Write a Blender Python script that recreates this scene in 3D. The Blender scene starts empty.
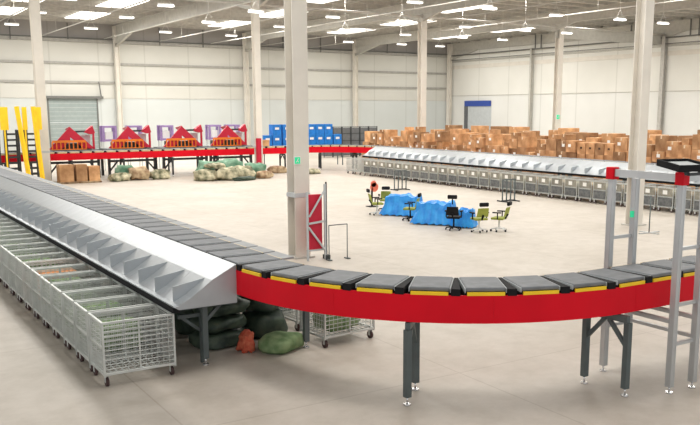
import bpy, bmesh, math, random
from mathutils import Vector, Matrix, noise
random.seed(11)
PI = math.pi
scn = bpy.context.scene
COL = scn.collection

# ------------------------------------------------------------------ camera
CAMH = 4.2
cd = bpy.data.cameras.new('camera'); cam = bpy.data.objects.new('camera', cd); COL.objects.link(cam)
cam.location = (0, 0, CAMH)
cam.rotation_euler = (math.radians(90-9.99), 0, math.radians(-33.1))
cd.sensor_fit = 'HORIZONTAL'; cd.sensor_width = 36.0
cd.lens = 838.0/700*36
cd.shift_x = (350-377.5)/700
cd.shift_y = (257.4-212.5)/700
cd.clip_end = 400
scn.camera = cam

# ------------------------------------------------------------------ light
scn.view_settings.view_transform = 'Standard'
scn.view_settings.look = 'None'
scn.view_settings.gamma = 1.0
scn.view_settings.exposure = 0.0
w = bpy.data.worlds.new('world'); scn.world = w; w.use_nodes = True
w.node_tree.nodes['Background'].inputs[0].default_value = (0.96, 0.98, 1.0, 1)
w.node_tree.nodes['Background'].inputs[1].default_value = 1.05
ROOF = 12.4
SKY_XY = [(x, y) for y in (76.5, 66.3) for x in (13.3, 19.9, 26.7, 33.3, 46.6, 59.0)] + \
         [(x, y) for y in (55.0, 44.0, 33.5, 23.0, 12.0) for x in (6.5, 19.4, 31.5, 43.5, 56)]
for (x, y) in SKY_XY:
    l = bpy.data.lights.new('skylight_daylight', 'AREA'); l.shape = 'RECTANGLE'; l.size = 2.2; l.size_y = 5.0
    l.energy = 690 if y > 28 else 600; l.color = (1.0, 0.985, 0.95)
    o = bpy.data.objects.new('skylight_daylight', l); COL.objects.link(o); o.location = (x, y, ROOF-0.5)

# ------------------------------------------------------------------ materials
def mat(name, col, rough=0.6, metal=0.0, var=0.0, vscale=3.0, bump=0.0, bscale=20.0, objvar=0.0, spec=0.5, col2=None, tex='Object'):
    m = bpy.data.materials.new(name); m.use_nodes = True
    nt = m.node_tree; N = nt.nodes; L = nt.links
    b = N['Principled BSDF']
    b.inputs['Base Color'].default_value = (*col, 1)
    b.inputs['Roughness'].default_value = rough
    b.inputs['Metallic'].default_value = metal
    b.inputs['Specular IOR Level'].default_value = spec
    tc = N.new('ShaderNodeTexCoord')
    src = None
    if var > 0 or col2:
        n = N.new('ShaderNodeTexNoise'); n.inputs['Scale'].default_value = vscale; n.inputs['Detail'].default_value = 5
        L.new(tc.outputs[tex], n.inputs['Vector'])
        r = N.new('ShaderNodeValToRGB')
        r.color_ramp.elements[0].position = 0.35; r.color_ramp.elements[1].position = 0.65
        a = tuple(c*(1-var) for c in col); z = col2 if col2 else tuple(min(1, c*(1+var)) for c in col)
        r.color_ramp.elements[0].color = (*a, 1); r.color_ramp.elements[1].color = (*z, 1)
        L.new(n.outputs['Fac'], r.inputs['Fac']); src = r.outputs['Color']
        L.new(src, b.inputs['Base Color'])
    if objvar > 0:
        oi = N.new('ShaderNodeObjectInfo'); mr = N.new('ShaderNodeMapRange')
        mr.inputs['To Min'].default_value = 1-objvar; mr.inputs['To Max'].default_value = 1+objvar
        L.new(oi.outputs['Random'], mr.inputs['Value'])
        hv = N.new('ShaderNodeHueSaturation')
        if src: L.new(src, hv.inputs['Color'])
        else: hv.inputs['Color'].default_value = (*col, 1)
        L.new(mr.outputs[0], hv.inputs['Value']); L.new(hv.outputs[0], b.inputs['Base Color'])
    if bump > 0:
        n2 = N.new('ShaderNodeTexNoise'); n2.inputs['Scale'].default_value = bscale; n2.inputs['Detail'].default_value = 3
        L.new(tc.outputs[tex], n2.inputs['Vector'])
        bp = N.new('ShaderNodeBump'); bp.inputs['Strength'].default_value = bump
        L.new(n2.outputs['Fac'], bp.inputs['Height']); L.new(bp.outputs[0], b.inputs['Normal'])
    return m
def emit(name, col, s):
    m = bpy.data.materials.new(name); m.use_nodes = True
    b = m.node_tree.nodes['Principled BSDF']
    b.inputs['Base Color'].default_value = (*col, 1)
    b.inputs['Emission Color'].default_value = (*col, 1); b.inputs['Emission Strength'].default_value = s
    return m

M = {}
M['red'] = mat('red_paint', (0.68, 0.0, 0.012), 0.5, var=0.05, vscale=1.5, spec=0.2)
M['dred'] = mat('crimson_paint', (0.50, 0.003, 0.03), 0.45, var=0.1, vscale=2)
M['belt'] = mat('grey_belt_rubber', (0.165, 0.175, 0.188), 0.6, var=0.12, vscale=6, bump=0.1, bscale=60, objvar=0.08)
M['black'] = mat('black_plastic', (0.010, 0.010, 0.011), 0.75, var=0.2, spec=0.2)
M['yellow'] = mat('yellow_paint', (0.95, 0.62, 0.01), 0.5, var=0.06)
M['tan'] = mat('pale_tan_strip', (0.55, 0.45, 0.27), 0.6, var=0.1)
M['steel'] = mat('brushed_chute_steel', (0.41, 0.435, 0.455), 0.38, 0.45, var=0.05, vscale=2.5, bump=0.03, bscale=3)
M['zinc'] = mat('zinc_plated_wire', (0.56, 0.58, 0.56), 0.45, 0.45, var=0.1)
M['alu'] = mat('aluminium_profile', (0.52, 0.53, 0.53), 0.4, 0.5, var=0.05)
M['leg'] = mat('grey_green_leg_paint', (0.085, 0.105, 0.105), 0.5, 0.0, var=0.12)
M['dark'] = mat('dark_steel', (0.035, 0.04, 0.042), 0.5, 0.2, var=0.2)
M['chrome'] = mat('chrome_foot', (0.7, 0.7, 0.7), 0.25, 0.9)
M['rubber'] = mat('brown_caster_rubber', (0.06, 0.03, 0.028), 0.7)
M['cream'] = mat('cream_column_paint', (0.70, 0.66, 0.59), 0.6, var=0.05, vscale=1.2)
M['beam'] = mat('grey_beam_paint', (0.50, 0.485, 0.44), 0.6, var=0.06)
M['roof'] = mat('roof_deck', (0.66, 0.63, 0.57), 0.7, var=0.15, vscale=0.5)
M['purlin'] = mat('purlin_steel', (0.46, 0.445, 0.41), 0.6, var=0.1)
M['girt'] = mat('grey_wall_girt', (0.33, 0.32, 0.29), 0.6, var=0.08)
M['pipe'] = mat('pale_pipe', (0.6, 0.58, 0.54), 0.5, 0.1, var=0.05)
M['dpipe'] = mat('dark_pipe', (0.14, 0.14, 0.13), 0.5, 0.1, var=0.05)
M['carton'] = mat('corrugated_cardboard', (0.40, 0.20, 0.085), 0.85, var=0.15, vscale=2, objvar=0.42, col2=(0.58, 0.33, 0.16))
M['tape'] = mat('pale_packing_tape', (0.75, 0.60, 0.42), 0.4, var=0.04)
M['paper'] = mat('white_paper_label', (0.85, 0.84, 0.8), 0.7)
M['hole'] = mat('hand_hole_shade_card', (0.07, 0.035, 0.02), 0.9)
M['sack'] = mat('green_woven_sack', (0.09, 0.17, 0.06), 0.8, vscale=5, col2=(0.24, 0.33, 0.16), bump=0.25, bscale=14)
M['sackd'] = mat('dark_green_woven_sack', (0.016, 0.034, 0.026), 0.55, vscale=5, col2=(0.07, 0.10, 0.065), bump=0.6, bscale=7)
M['camo'] = mat('olive_cream_sack', (0.07, 0.08, 0.035), 0.8, vscale=2.6, col2=(0.66, 0.60, 0.42), bump=0.2, bscale=9)
M['mint'] = mat('pale_green_sack', (0.08, 0.20, 0.12), 0.8, vscale=2, col2=(0.26, 0.42, 0.30), bump=0.2, bscale=12)
M['brownsack'] = mat('tan_brown_sack', (0.22, 0.12, 0.06), 0.8, vscale=3, col2=(0.55, 0.42, 0.26), bump=0.2, bscale=12)
M['orange'] = mat('orange_paint', (0.80, 0.20, 0.01), 0.5, var=0.08)
M['ocard'] = mat('orange_carton', (0.62, 0.26, 0.09), 0.8, var=0.08)
M['redrag'] = mat('red_orange_cloth', (0.52, 0.07, 0.035), 0.8, vscale=12, col2=(0.62, 0.16, 0.08), bump=0.4)
M['blue'] = mat('bright_blue_plastic', (0.005, 0.19, 0.62), 0.4, var=0.15, vscale=3)
M['bluecloth'] = mat('bright_blue_sheet', (0.005, 0.20, 0.66), 0.35, vscale=3, col2=(0.03, 0.34, 0.80), bump=0.6, bscale=4)
M['purple'] = mat('lilac_paint', (0.30, 0.20, 0.42), 0.5, var=0.1)
M['doorgrey'] = mat('grey_green_door', (0.27, 0.315, 0.30), 0.55, var=0.04)
M['doorblue'] = mat('blue_door_header', (0.03, 0.07, 0.32), 0.55, var=0.04)
M['greypanel'] = mat('pale_grey_panel', (0.50, 0.53, 0.54), 0.6, var=0.05)
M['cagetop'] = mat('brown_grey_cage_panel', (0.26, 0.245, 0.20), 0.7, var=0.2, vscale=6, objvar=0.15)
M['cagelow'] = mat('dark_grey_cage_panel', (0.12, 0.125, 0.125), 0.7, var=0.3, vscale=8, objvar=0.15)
M['guard'] = mat('mid_grey_guard_plate', (0.30, 0.31, 0.32), 0.6, var=0.08)
M['mesh_grey'] = mat('cage_grey', (0.13, 0.135, 0.14), 0.6, 0.2, var=0.1)
M['lime'] = mat('yellow_green_mesh', (0.30, 0.33, 0.05), 0.7, var=0.1)
M['green'] = mat('green_sign', (0.0, 0.42, 0.16), 0.4)
M['whitep'] = mat('white_plastic', (0.8, 0.8, 0.78), 0.45)
M['salmon'] = mat('salmon_red_plastic', (0.75, 0.16, 0.09), 0.5)
M['skylight'] = emit('skylight_sheet', (1.0, 0.985, 0.94), 1.7)
M['tube'] = emit('lamp_tube', (1.0, 0.99, 0.95), 2.2)
M['greenglow'] = emit('green_glow', (0.02, 0.55, 0.25), 0.5)

# floor: pale coated concrete with faint joints and stains
def floor_mat():
    m = bpy.data.materials.new('coated_concrete_floor'); m.use_nodes = True
    N = m.node_tree.nodes; L = m.node_tree.links; b = N['Principled BSDF']
    tc = N.new('ShaderNodeTexCoord')
    n1 = N.new('ShaderNodeTexNoise'); n1.inputs['Scale'].default_value = 0.35; n1.inputs['Detail'].default_value = 8; n1.inputs['Roughness'].default_value = 0.65
    L.new(tc.outputs['Object'], n1.inputs['Vector'])
    r1 = N.new('ShaderNodeValToRGB'); r1.color_ramp.elements[0].position = 0.3; r1.color_ramp.elements[1].position = 0.7
    r1.color_ramp.elements[0].color = (0.46, 0.412, 0.35, 1); r1.color_ramp.elements[1].color = (0.56, 0.51, 0.45, 1)
    L.new(n1.outputs['Fac'], r1.inputs['Fac'])
    n2 = N.new('ShaderNodeTexNoise'); n2.inputs['Scale'].default_value = 2.2; n2.inputs['Detail'].default_value = 10; n2.inputs['Roughness'].default_value = 0.7
    L.new(tc.outputs['Object'], n2.inputs['Vector'])
    r2 = N.new('ShaderNodeValToRGB'); r2.color_ramp.elements[0].position = 0.3; r2.color_ramp.elements[1].position = 0.6
    r2.color_ramp.elements[0].color = (0.86, 0.85, 0.83, 1); r2.color_ramp.elements[1].color = (1, 1, 1, 1)
    L.new(n2.outputs['Fac'], r2.inputs['Fac'])
    mx = N.new('ShaderNodeMixRGB'); mx.blend_type = 'MULTIPLY'; mx.inputs[0].default_value = 1
    L.new(r1.outputs[0], mx.inputs[1]); L.new(r2.outputs[0], mx.inputs[2])
    br = N.new('ShaderNodeTexBrick'); br.offset = 0; br.inputs['Scale'].default_value = 1
    br.inputs['Brick Width'].default_value = 4.57; br.inputs['Row Height'].default_value = 5.28
    br.inputs['Mortar Size'].default_value = 0.018; br.inputs['Mortar Smooth'].default_value = 0.6
    br.inputs['Color1'].default_value = (1, 1, 1, 1); br.inputs['Color2'].default_value = (0.975, 0.975, 0.975, 1)
    br.inputs['Mortar'].default_value = (0.82, 0.80, 0.78, 1)
    mp = N.new('ShaderNodeMapping'); mp.inputs['Location'].default_value = (0.9, 0.35, 0)
    L.new(tc.outputs['Object'], mp.inputs['Vector']); L.new(mp.outputs[0], br.inputs['Vector'])
    m2 = N.new('ShaderNodeMixRGB'); m2.blend_type = 'MULTIPLY'; m2.inputs[0].default_value = 1
    L.new(mx.outputs[0], m2.inputs[1]); L.new(br.outputs['Color'], m2.inputs[2])
    # worn wheel track beside the cart row (dirt, runs along the row)
    sp = N.new('ShaderNodeSeparateXYZ'); L.new(tc.outputs['Object'], sp.inputs[0])
    ad = N.new('ShaderNodeMath'); ad.operation = 'SUBTRACT'; ad.inputs[1].default_value = 3.3; L.new(sp.outputs['X'], ad.inputs[0])
    ab = N.new('ShaderNodeMath'); ab.operation = 'ABSOLUTE'; L.new(ad.outputs[0], ab.inputs[0])
    mr = N.new('ShaderNodeMapRange'); mr.inputs['From Min'].default_value = 0.35; mr.inputs['From Max'].default_value = 0.65
    mr.inputs['To Min'].default_value = 0.80; mr.inputs['To Max'].default_value = 1.0; L.new(ab.outputs[0], mr.inputs['Value'])
    m3 = N.new('ShaderNodeMixRGB'); m3.blend_type = 'MULTIPLY'; m3.inputs[0].default_value = 1
    L.new(m2.outputs[0], m3.inputs[1]); L.new(mr.outputs[0], m3.inputs[2])
    L.new(m3.outputs[0], b.inputs['Base Color'])
    b.inputs['Roughness'].default_value = 0.5; b.inputs['Specular IOR Level'].default_value = 0.3
    bp = N.new('ShaderNodeBump'); bp.inputs['Strength'].default_value = 0.05; L.new(n2.outputs['Fac'], bp.inputs['Height']); L.new(bp.outputs[0], b.inputs['Normal'])
    return m
def wall_mat(name, lo, hi, zsplit, seam_w, axis, top=None, ztop=99):
    m = bpy.data.materials.new(name); m.use_nodes = True
    N = m.node_tree.nodes; L = m.node_tree.links; b = N['Principled BSDF']; b.inputs['Roughness'].default_value = 0.6
    tc = N.new('ShaderNodeTexCoord'); sp = N.new('ShaderNodeSeparateXYZ'); L.new(tc.outputs['Object'], sp.inputs[0])
    def step(z):
        mm = N.new('ShaderNodeMath'); mm.operation = 'GREATER_THAN'; mm.inputs[1].default_value = z; L.new(sp.outputs['Z'], mm.inputs[0]); return mm.outputs[0]
    mx = N.new('ShaderNodeMixRGB'); mx.inputs[1].default_value = (*lo, 1); mx.inputs[2].default_value = (*hi, 1); L.new(step(zsplit), mx.inputs[0])
    out = mx.outputs[0]
    if top:
        m2 = N.new('ShaderNodeMixRGB'); L.new(out, m2.inputs[1]); m2.inputs[2].default_value = (*top, 1); L.new(step(ztop), m2.inputs[0]); out = m2.outputs[0]
    # vertical panel seams
    dv = N.new('ShaderNodeMath'); dv.operation = 'DIVIDE'; dv.inputs[1].default_value = seam_w; L.new(sp.outputs[axis], dv.inputs[0])
    fr = N.new('ShaderNodeMath'); fr.operation = 'FRACT'; L.new(dv.outputs[0], fr.inputs[0])
    lt = N.new('ShaderNodeMath'); lt.operation = 'LESS_THAN'; lt.inputs[1].default_value = 0.03; L.new(fr.outputs[0], lt.inputs[0])
    m3 = N.new('ShaderNodeMixRGB'); m3.blend_type = 'MULTIPLY'; L.new(out, m3.inputs[1]); m3.inputs[2].default_value = (0.88, 0.88, 0.87, 1); L.new(lt.outputs[0], m3.inputs[0])
    n = N.new('ShaderNodeTexNoise'); n.inputs['Scale'].default_value = 0.3; n.inputs['Detail'].default_value = 6; L.new(tc.outputs['Object'], n.inputs['Vector'])
    r = N.new('ShaderNodeValToRGB'); r.color_ramp.elements[0].position = 0.3; r.color_ramp.elements[1].position = 0.7
    r.color_ramp.elements[0].color = (0.93, 0.93, 0.92, 1); r.color_ramp.elements[1].color = (1, 1, 1, 1); L.new(n.outputs['Fac'], r.inputs['Fac'])
    m4 = N.new('ShaderNodeMixRGB'); m4.blend_type = 'MULTIPLY'; m4.inputs[0].default_value = 1; L.new(m3.outputs[0], m4.inputs[1]); L.new(r.outputs[0], m4.inputs[2])
    L.new(m4.outputs[0], b.inputs['Base Color'])
    return m
M['floor'] = floor_mat()
M['wallback'] = wall_mat('back_wall_cladding', (0.56, 0.585, 0.57), (0.58, 0.57, 0.52), 5.35, 4.57, 'X', (0.34, 0.325, 0.31), 10.75)
M['wallright'] = wall_mat('right_wall_cladding', (0.75, 0.75, 0.72), (0.76, 0.75, 0.70), 5.9, 5.28, 'Y')

# ------------------------------------------------------------------ mesh builder
class MB:
    def __init__(s): s.bm = bmesh.new(); s.mats = []; s.mi = 0
    def use(s, m):
        if m not in s.mats: s.mats.append(m)
        s.mi = s.mats.index(m); return s
    def _tag(s, geom):
        for f in geom: f.material_index = s.mi
    def box(s, x0, x1, y0, y1, z0, z1, T=None):
        vs = [s.bm.verts.new(p) for p in ((x0,y0,z0),(x1,y0,z0),(x1,y1,z0),(x0,y1,z0),(x0,y0,z1),(x1,y0,z1),(x1,y1,z1),(x0,y1,z1))]
        if T is not None:
            for v in vs: v.co = T @ v.co
        fs = [s.bm.faces.new([vs[i] for i in q]) for q in ((3,2,1,0),(4,5,6,7),(0,1,5,4),(1,2,6,5),(2,3,7,6),(3,0,4,7))]
        s._tag(fs); return s
    def bar(s, a, b, w, h=None, up=(0,0,1)):
        a = Vector(a); b = Vector(b); d = b-a; L_ = d.length
        if L_ < 1e-6: return s
        d.normalize(); u = Vector(up)
        if abs(d.dot(u)) > 0.98: u = Vector((0,1,0)) if abs(d.y) < 0.9 else Vector((1,0,0))
        r = d.cross(u).normalized(); u = r.cross(d)
        h = w if h is None else h
        T = Matrix((( *r, 0), (*d, 0), (*u, 0), (0,0,0,1))).transposed()
        T.translation = a
        return s.box(-w/2, w/2, 0, L_, -h/2, h/2, T)
    def cyl(s, a, b, r0, r1=None, n=10, caps=True):
        a = Vector(a); b = Vector(b); d = (b-a).normalized(); r1 = r0 if r1 is None else r1
        u = Vector((0,0,1)) if abs(d.z) < 0.9 else Vector((1,0,0))
        p = d.cross(u).normalized(); q = d.cross(p)
        A = []; B = []
        for k in range(n):
            t = 2*PI*k/n; e = p*math.cos(t)+q*math.sin(t)
            A.append(s.bm.verts.new(a+e*r0)); B.append(s.bm.verts.new(b+e*r1))
        fs = [s.bm.faces.new((A[k], A[(k+1)%n], B[(k+1)%n], B[k])) for k in range(n)]
        for f in fs: f.smooth = True
        if caps: fs += [s.bm.faces.new(A[::-1]), s.bm.faces.new(B)]
        s._tag(fs); return s
    def prism(s, pts, vec):
        v = Vector(vec); A = [s.bm.verts.new(Vector(p)) for p in pts]; B = [s.bm.verts.new(Vector(p)+v) for p in pts]
        n = len(pts)
        fs = [s.bm.faces.new(A[::-1]), s.bm.faces.new(B)] + [s.bm.faces.new((A[k], A[(k+1)%n], B[(k+1)%n], B[k])) for k in range(n)]
        s._tag(fs); return s
    def sheet(s, rows, th):     # rows of points -> solid sheet with thickness th along -z
        T = [[s.bm.verts.new(Vector(p)) for p in r] for r in rows]
        U = [[s.bm.verts.new(Vector(p)-Vector((0,0,th))) for p in r] for r in rows]
        fs = []; R = len(rows); Cn = len(rows[0])
        for i in range(R-1):
            for j in range(Cn-1):
                fs.append(s.bm.faces.new((T[i][j], T[i][j+1], T[i+1][j+1], T[i+1][j])))
                fs.append(s.bm.faces.new((U[i][j], U[i+1][j], U[i+1][j+1], U[i][j+1])))
        for j in range(Cn-1):
            fs.append(s.bm.faces.new((T[0][j], U[0][j], U[0][j+1], T[0][j+1])))
            fs.append(s.bm.faces.new((T[-1][j], T[-1][j+1], U[-1][j+1], U[-1][j])))
        for i in range(R-1):
            fs.append(s.bm.faces.new((T[i][0], T[i+1][0], U[i+1][0], U[i][0])))
            fs.append(s.bm.faces.new((T[i][-1], U[i][-1], U[i+1][-1], T[i+1][-1])))
        s._tag(fs); return s
    def arcband(s, cx, cy, r0, r1, a0, a1, z0, z1, n):
        prev = None; fs = []
        for k in range(n+1):
            t = a0+(a1-a0)*k/n; c, q = math.cos(t), math.sin(t)
            cur = [s.bm.verts.new((cx+r*c, cy+r*q, z)) for r, z in ((r0,z0),(r1,z0),(r1,z1),(r0,z1))]
            if prev:
                for i in range(4): fs.append(s.bm.faces.new((prev[i], prev[(i+1)%4], cur[(i+1)%4], cur[i])))
            else: fs.append(s.bm.faces.new(cur[::-1]))
            prev = cur
        fs.append(s.bm.faces.new(prev)); s._tag(fs); return s
    def blob(s, c, r, seed=0, amp=0.25, freq=1.6, flat=0.12, sub=3, rot=0):
        g = bmesh.ops.create_icosphere(s.bm, subdivisions=sub, radius=1.0)
        rx, ry, rz = r; cr, sr = math.cos(rot), math.sin(rot)
        for v in g['verts']:
            d = v.co.normalized()
            # squarish pillow shape
            p = Vector([math.copysign(abs(k)**0.62, k) for k in d])
            k = 1 + amp*(noise.noise(d*freq+Vector((seed*7.3, seed*1.7, 0)))+0.5*noise.noise(d*freq*2.7+Vector((seed, 3, 9))))
            p = Vector((p.x*rx, p.y*ry, p.z*rz))*k
            p.z = max(p.z, -rz*(1-flat))
            v.co = Vector((c[0]+p.x*cr-p.y*sr, c[1]+p.x*sr+p.y*cr, c[2]+p.z))
        fs = {f for v in g['verts'] for f in v.link_faces}
        for f in fs: f.smooth = True
        s._tag(fs); return s
    def build(s, name, m=None, parent=None, bevel=0.0):
        bmesh.ops.recalc_face_normals(s.bm, faces=s.bm.faces)
        me = bpy.data.meshes.new(name); s.bm.to_mesh(me); s.bm.free()
        if s.mats and m is None:
            for k in s.mats: me.materials.append(M[k])
        else: me.materials.append(M[m] if isinstance(m, str) else m)
        o = bpy.data.objects.new(name, me); COL.objects.link(o)
        if parent: o.parent = parent
        if bevel > 0:
            md = o.modifiers.new('bevel', 'BEVEL'); md.width = bevel; md.segments = 2; md.limit_method = 'ANGLE'
        return o
def tag(o, label=None, cat=None, group=None, kind=None):
    if label: o['label'] = label
    if cat: o['category'] = cat
    if group: o['group'] = group
    if kind: o['kind'] = kind
    return o
def empty(name, loc=(0,0,0), rz=0):
    o = bpy.data.objects.new(name, None); COL.objects.link(o); o.location = loc; o.rotation_euler = (0,0,rz)
    o.empty_display_size = 0.1; return o
def copy_tree(o, parent=None):
    c = o.copy(); COL.objects.link(c)
    if parent is not None: c.parent = parent
    for ch in o.children_cached: copy_tree(ch, c)
    return c
_kids = {}
class Proto:
    """a built thing plus its own child list, copied without bpy.ops"""
    def __init__(s, root): s.root = root; s.used = False
    def _cp(s, o, parent):
        c = o.copy(); COL.objects.link(c); c.parent = parent
        for ch in KIDS.get(o.name, []): s._cp(ch, c)
        return c
    def place(s, loc, rz=0, label=None, cat=None, group=None, scale=None):
        if not s.used: r = s.root; s.used = True
        else: r = s._cp(s.root, None)
        r.location = loc; r.rotation_euler = (0,0,rz)
        if scale: r.scale = scale
        tag(r, label, cat, group); return r
KIDS = {}
def proto(root):
    for o in list(COL.objects):
        if o.parent is not None:
            KIDS.setdefault(o.parent.name, [])
            if o not in KIDS[o.parent.name]: KIDS[o.parent.name].append(o)
    return Proto(root)
def struct(name, mb, m=None, parent=None):
    o = mb.build(name, m, parent)
    if parent is None: o['kind'] = 'structure'
    return o

ORD = ['first','second','third','fourth','fifth','sixth','seventh','eighth','ninth','tenth','eleventh','twelfth','thirteenth','fourteenth','fifteenth','sixteenth','seventeenth','eighteenth','nineteenth','twentieth']
def nth(k): return ORD[k]
# ------------------------------------------------------------------ setting
WY, WX = 84.9, 66.2
struct('floor', MB().box(-12, WX+0.3, -4, WY+0.3, -0.2, 0), 'floor')
struct('wall_back', MB().box(-5, WX+0.3, WY, WY+0.25, 0, ROOF+0.1), 'wallback')
struct('wall_right', MB().box(WX, WX+0.25, 10, WY, 0, ROOF+0.1), 'wallright')
# ceiling deck with openings at the skylights is a corrugated slab; the skylight sheets hang in it
mb = MB()
mb.box(-12, WX+0.3, -4, WY+0.3, ROOF+0.1, ROOF+0.25)
struct('ceiling', mb, 'roof')
for k, (x, y) in enumerate(SKY_XY):
    if y < 25: continue
    mb = MB()
    for q in (-0.65, 0.65):
        mb.box(x+q-0.56, x+q+0.56, y-2.9, y+2.9, ROOF-0.22, ROOF-0.16)
    o = mb.build('skylight', 'skylight'); o['kind'] = 'structure'
y = 9.0
while y < 84:
    struct('ceiling_purlin', MB().box(-12, WX, y-0.035, y+0.035, ROOF-0.13, ROOF+0.10).box(-12, WX, y-0.035, y+0.06, ROOF-0.15, ROOF-0.13), 'purlin')
    y += 1.9
GX = (10.9, 24.6, 38.3, 52.0)
for x in GX + (66.0,):
    mb = MB()
    mb.box(x-0.14, x+0.14, 5, 84.6, 11.25, 11.29); mb.box(x-0.14, x+0.14, 5, 84.6, 12.2, 12.24); mb.box(x-0.03, x+0.03, 5, 84.6, 11.29, 12.2)
    mb.prism([(x-0.03, 79.5, 11.25), (x-0.03, 84.5, 10.3), (x-0.03, 84.5, 11.25)], (0.06, 0, 0))
    mb.bar((x, 79.5, 11.23), (x, 84.5, 10.28), 0.26, 0.03)
    for yy in (21.1, 52.8):
        for s in (-1, 1):
            mb.prism([(x-0.03, yy, 10.7), (x-0.03, yy+s*2.6, 11.26), (x-0.03, yy, 11.26)], (0.06, 0, 0))
            mb.bar((x, yy, 10.68), (x, yy+s*2.6, 11.25), 0.24, 0.03)
    struct('ceiling_rafter', mb, 'beam')
# light pipe along the column line and the deep beam to the right wall
struct('ceiling_pipe', MB().cyl((-5, 52.45, 11.05), (66, 52.45, 11.05), 0.075), 'pipe')
struct('ceiling_tie_beam', MB().box(52.2, 66, 52.7, 52.76, 10.2, 11.1).box(52.2, 66, 52.6, 52.86, 11.1, 11.14).box(52.2, 66, 52.6, 52.86, 10.16, 10.2), 'beam')
for x in (12.1, 17.6, 23.4, 28.9, 34.3, 40.0, 45.6):
    mb = MB().bar((x, 8, 10.95), (x, 84.2, 10.95), 0.05, 0.06)
    for yy in range(12, 84, 6): mb.bar((x, yy, 10.95), (x, yy, ROOF-0.1), 0.025)
    struct('ceiling_cable_tray', mb, 'beam')
# back wall girts, seams, columns
for i, (z, h, d, m) in enumerate(((8.62, 0.22, 0.16, 'girt'), (6.82, 0.22, 0.16, 'girt'), (5.32, 0.07, 0.05, 'beam'), (10.72, 0.3, 0.22, 'girt'), (10.95, 0.06, 0.30, 'dpipe'))):
    struct('trim_%d' % (i+1), MB().box(-5, 66, WY-d, WY, z-h/2, z+h/2), m)
for x in GX + (65.75,):
    mb = MB().box(x-0.22, x-0.19, 84.2, 84.75, 0, 10.6).box(x+0.19, x+0.22, 84.2, 84.75, 0, 10.6).box(x-0.19, x+0.19, 84.45, 84.5, 0, 10.6)
    mb.box(x-0.25, x+0.25, 84.15, 84.75, 10.6, 12.2)
    struct('wall_column', mb, 'cream')
for x in (15, 20.1, 29, 33.6, 42.8, 47.5, 56.5, 61):
    struct('wall_hanger', MB().bar((x, 84.55, 10.55 if int(x)%2 else 10.8), (x, 84.55, 12.3), 0.09), 'dpipe')
# right wall bands and pipes
for i, (z, h, d, m) in enumerate(((5.9, 0.07, 0.06, 'beam'), (9.35, 0.42, 0.06, 'cream'), (10.0, 0.12, 0.12, 'beam'))):
    struct('trim_%d' % (i+6), MB().box(WX-d, WX, 12, 84.5, z-h/2, z+h/2), m)
struct('wall_pipe', MB().cyl((65.8, 12, 10.75), (65.8, 84.2, 10.75), 0.07).cyl((65.85, 12, 10.2), (65.85, 84.2, 10.2), 0.035), 'dpipe')
for yy in (52.4, 36.9, 70.0):
    wd = 0.12 if yy != 52.4 else 0.2
    struct('wall_column', MB().box(65.7, 65.75, yy-wd, yy+wd, 0, 10.9).box(66.1, 66.15, yy-wd, yy+wd, 0, 10.9).box(65.75, 66.1, yy-0.03, yy+0.03, 0, 10.9), 'purlin' if yy != 70.0 else 'beam')
for yy in (69.3, 56.2, 49.5):
    struct('wall_hanger', MB().bar((65.7, yy, 10.7), (65.7, yy, 12.2), 0.1).bar((65.7, yy-0.9, 10.7), (65.7, yy-0.9, 12.2), 0.1).bar((65.7, yy-0.9, 10.75), (65.7, yy, 10.75), 0.09), 'dpipe')
# doors
o = struct('door_1', MB().box(17.9, 22.6, WY-0.10, WY, 0, 5.25), 'doorgrey')
MB().box(17.6, 23.1, WY-0.42, WY-0.1, 5.26, 5.5).box(17.9, 18.0, WY-0.2, WY-0.1, 0, 5.25).box(22.5, 22.6, WY-0.2, WY-0.1, 0, 5.25).build('roller_housing', 'dpipe', o)
mb = MB()
for k in range(1, 13): mb.box(18.0, 22.5, WY-0.115, WY-0.10, k*0.4, k*0.4+0.02)
mb.box(18.0, 22.5, WY-0.13, WY-0.10, 2.95, 3.02)
mb.build('door_rib', 'greypanel', o)
MB().bar((22.95, WY-0.3, 5.3), (22.75, WY-0.3, 6.9), 0.09).build('chain_guard', 'dpipe', o)
o = struct('door_2', MB().box(WX-0.06, WX, 76.9, 81.2, 0, 5.1), 'greypanel')
MB().box(WX-0.14, WX-0.06, 76.9, 81.8, 4.62, 5.28).build('header', 'doorblue', o)
MB().box(WX-0.2, WX-0.0, 81.2, 81.75, 0, 4.62).build('door_jamb', 'mesh_grey', o)

# free standing columns
def column(x, y, wx, label, top=11.2, plate=True, band=None):
    r = empty('steel_column', (x, y, 0)); h = wx/2
    MB().box(-h, h, -h, -h+0.03, 0.0, top).box(-h, h, h-0.03, h, 0.0, top).box(-0.02, 0.02, -h+0.03, h-0.03, 0.0, top).build('shaft', 'cream', r)
    MB().box(-h-0.1, h+0.1, -h-0.1, h+0.1, 0, 0.04).build('base_plate', 'beam', r)
    MB().box(-h-0.12, h+0.12, -h-0.12, h+0.12, top, top+0.06).build('cap_plate', 'beam', r)
    MB().box(-h-0.02, h+0.02, -h-0.02, h+0.02, 1.75, 1.87).build('cable_clamp', 'greypanel', r)
    tag(r, label, 'column', kind='structure'); return r
column(11.18, 21.3, 0.47, 'thick cream steel column behind the curved belt, nearest the camera')
column(24.75, 20.6, 0.44, 'thick cream steel column behind the aluminium gantry')
column(10.52, 51.5, 0.5, 'cream steel column beside the yellow ramp beams at far left')
column(24.05, 51.4, 0.42, 'cream steel column with a red fire box at its foot, at the back conveyor')
column(38.47, 52.8, 0.5, 'cream steel column rising among the cartons left of the blue door')
column(52.82, 52.8, 0.5, 'cream steel column carrying a green sign at right')

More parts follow.
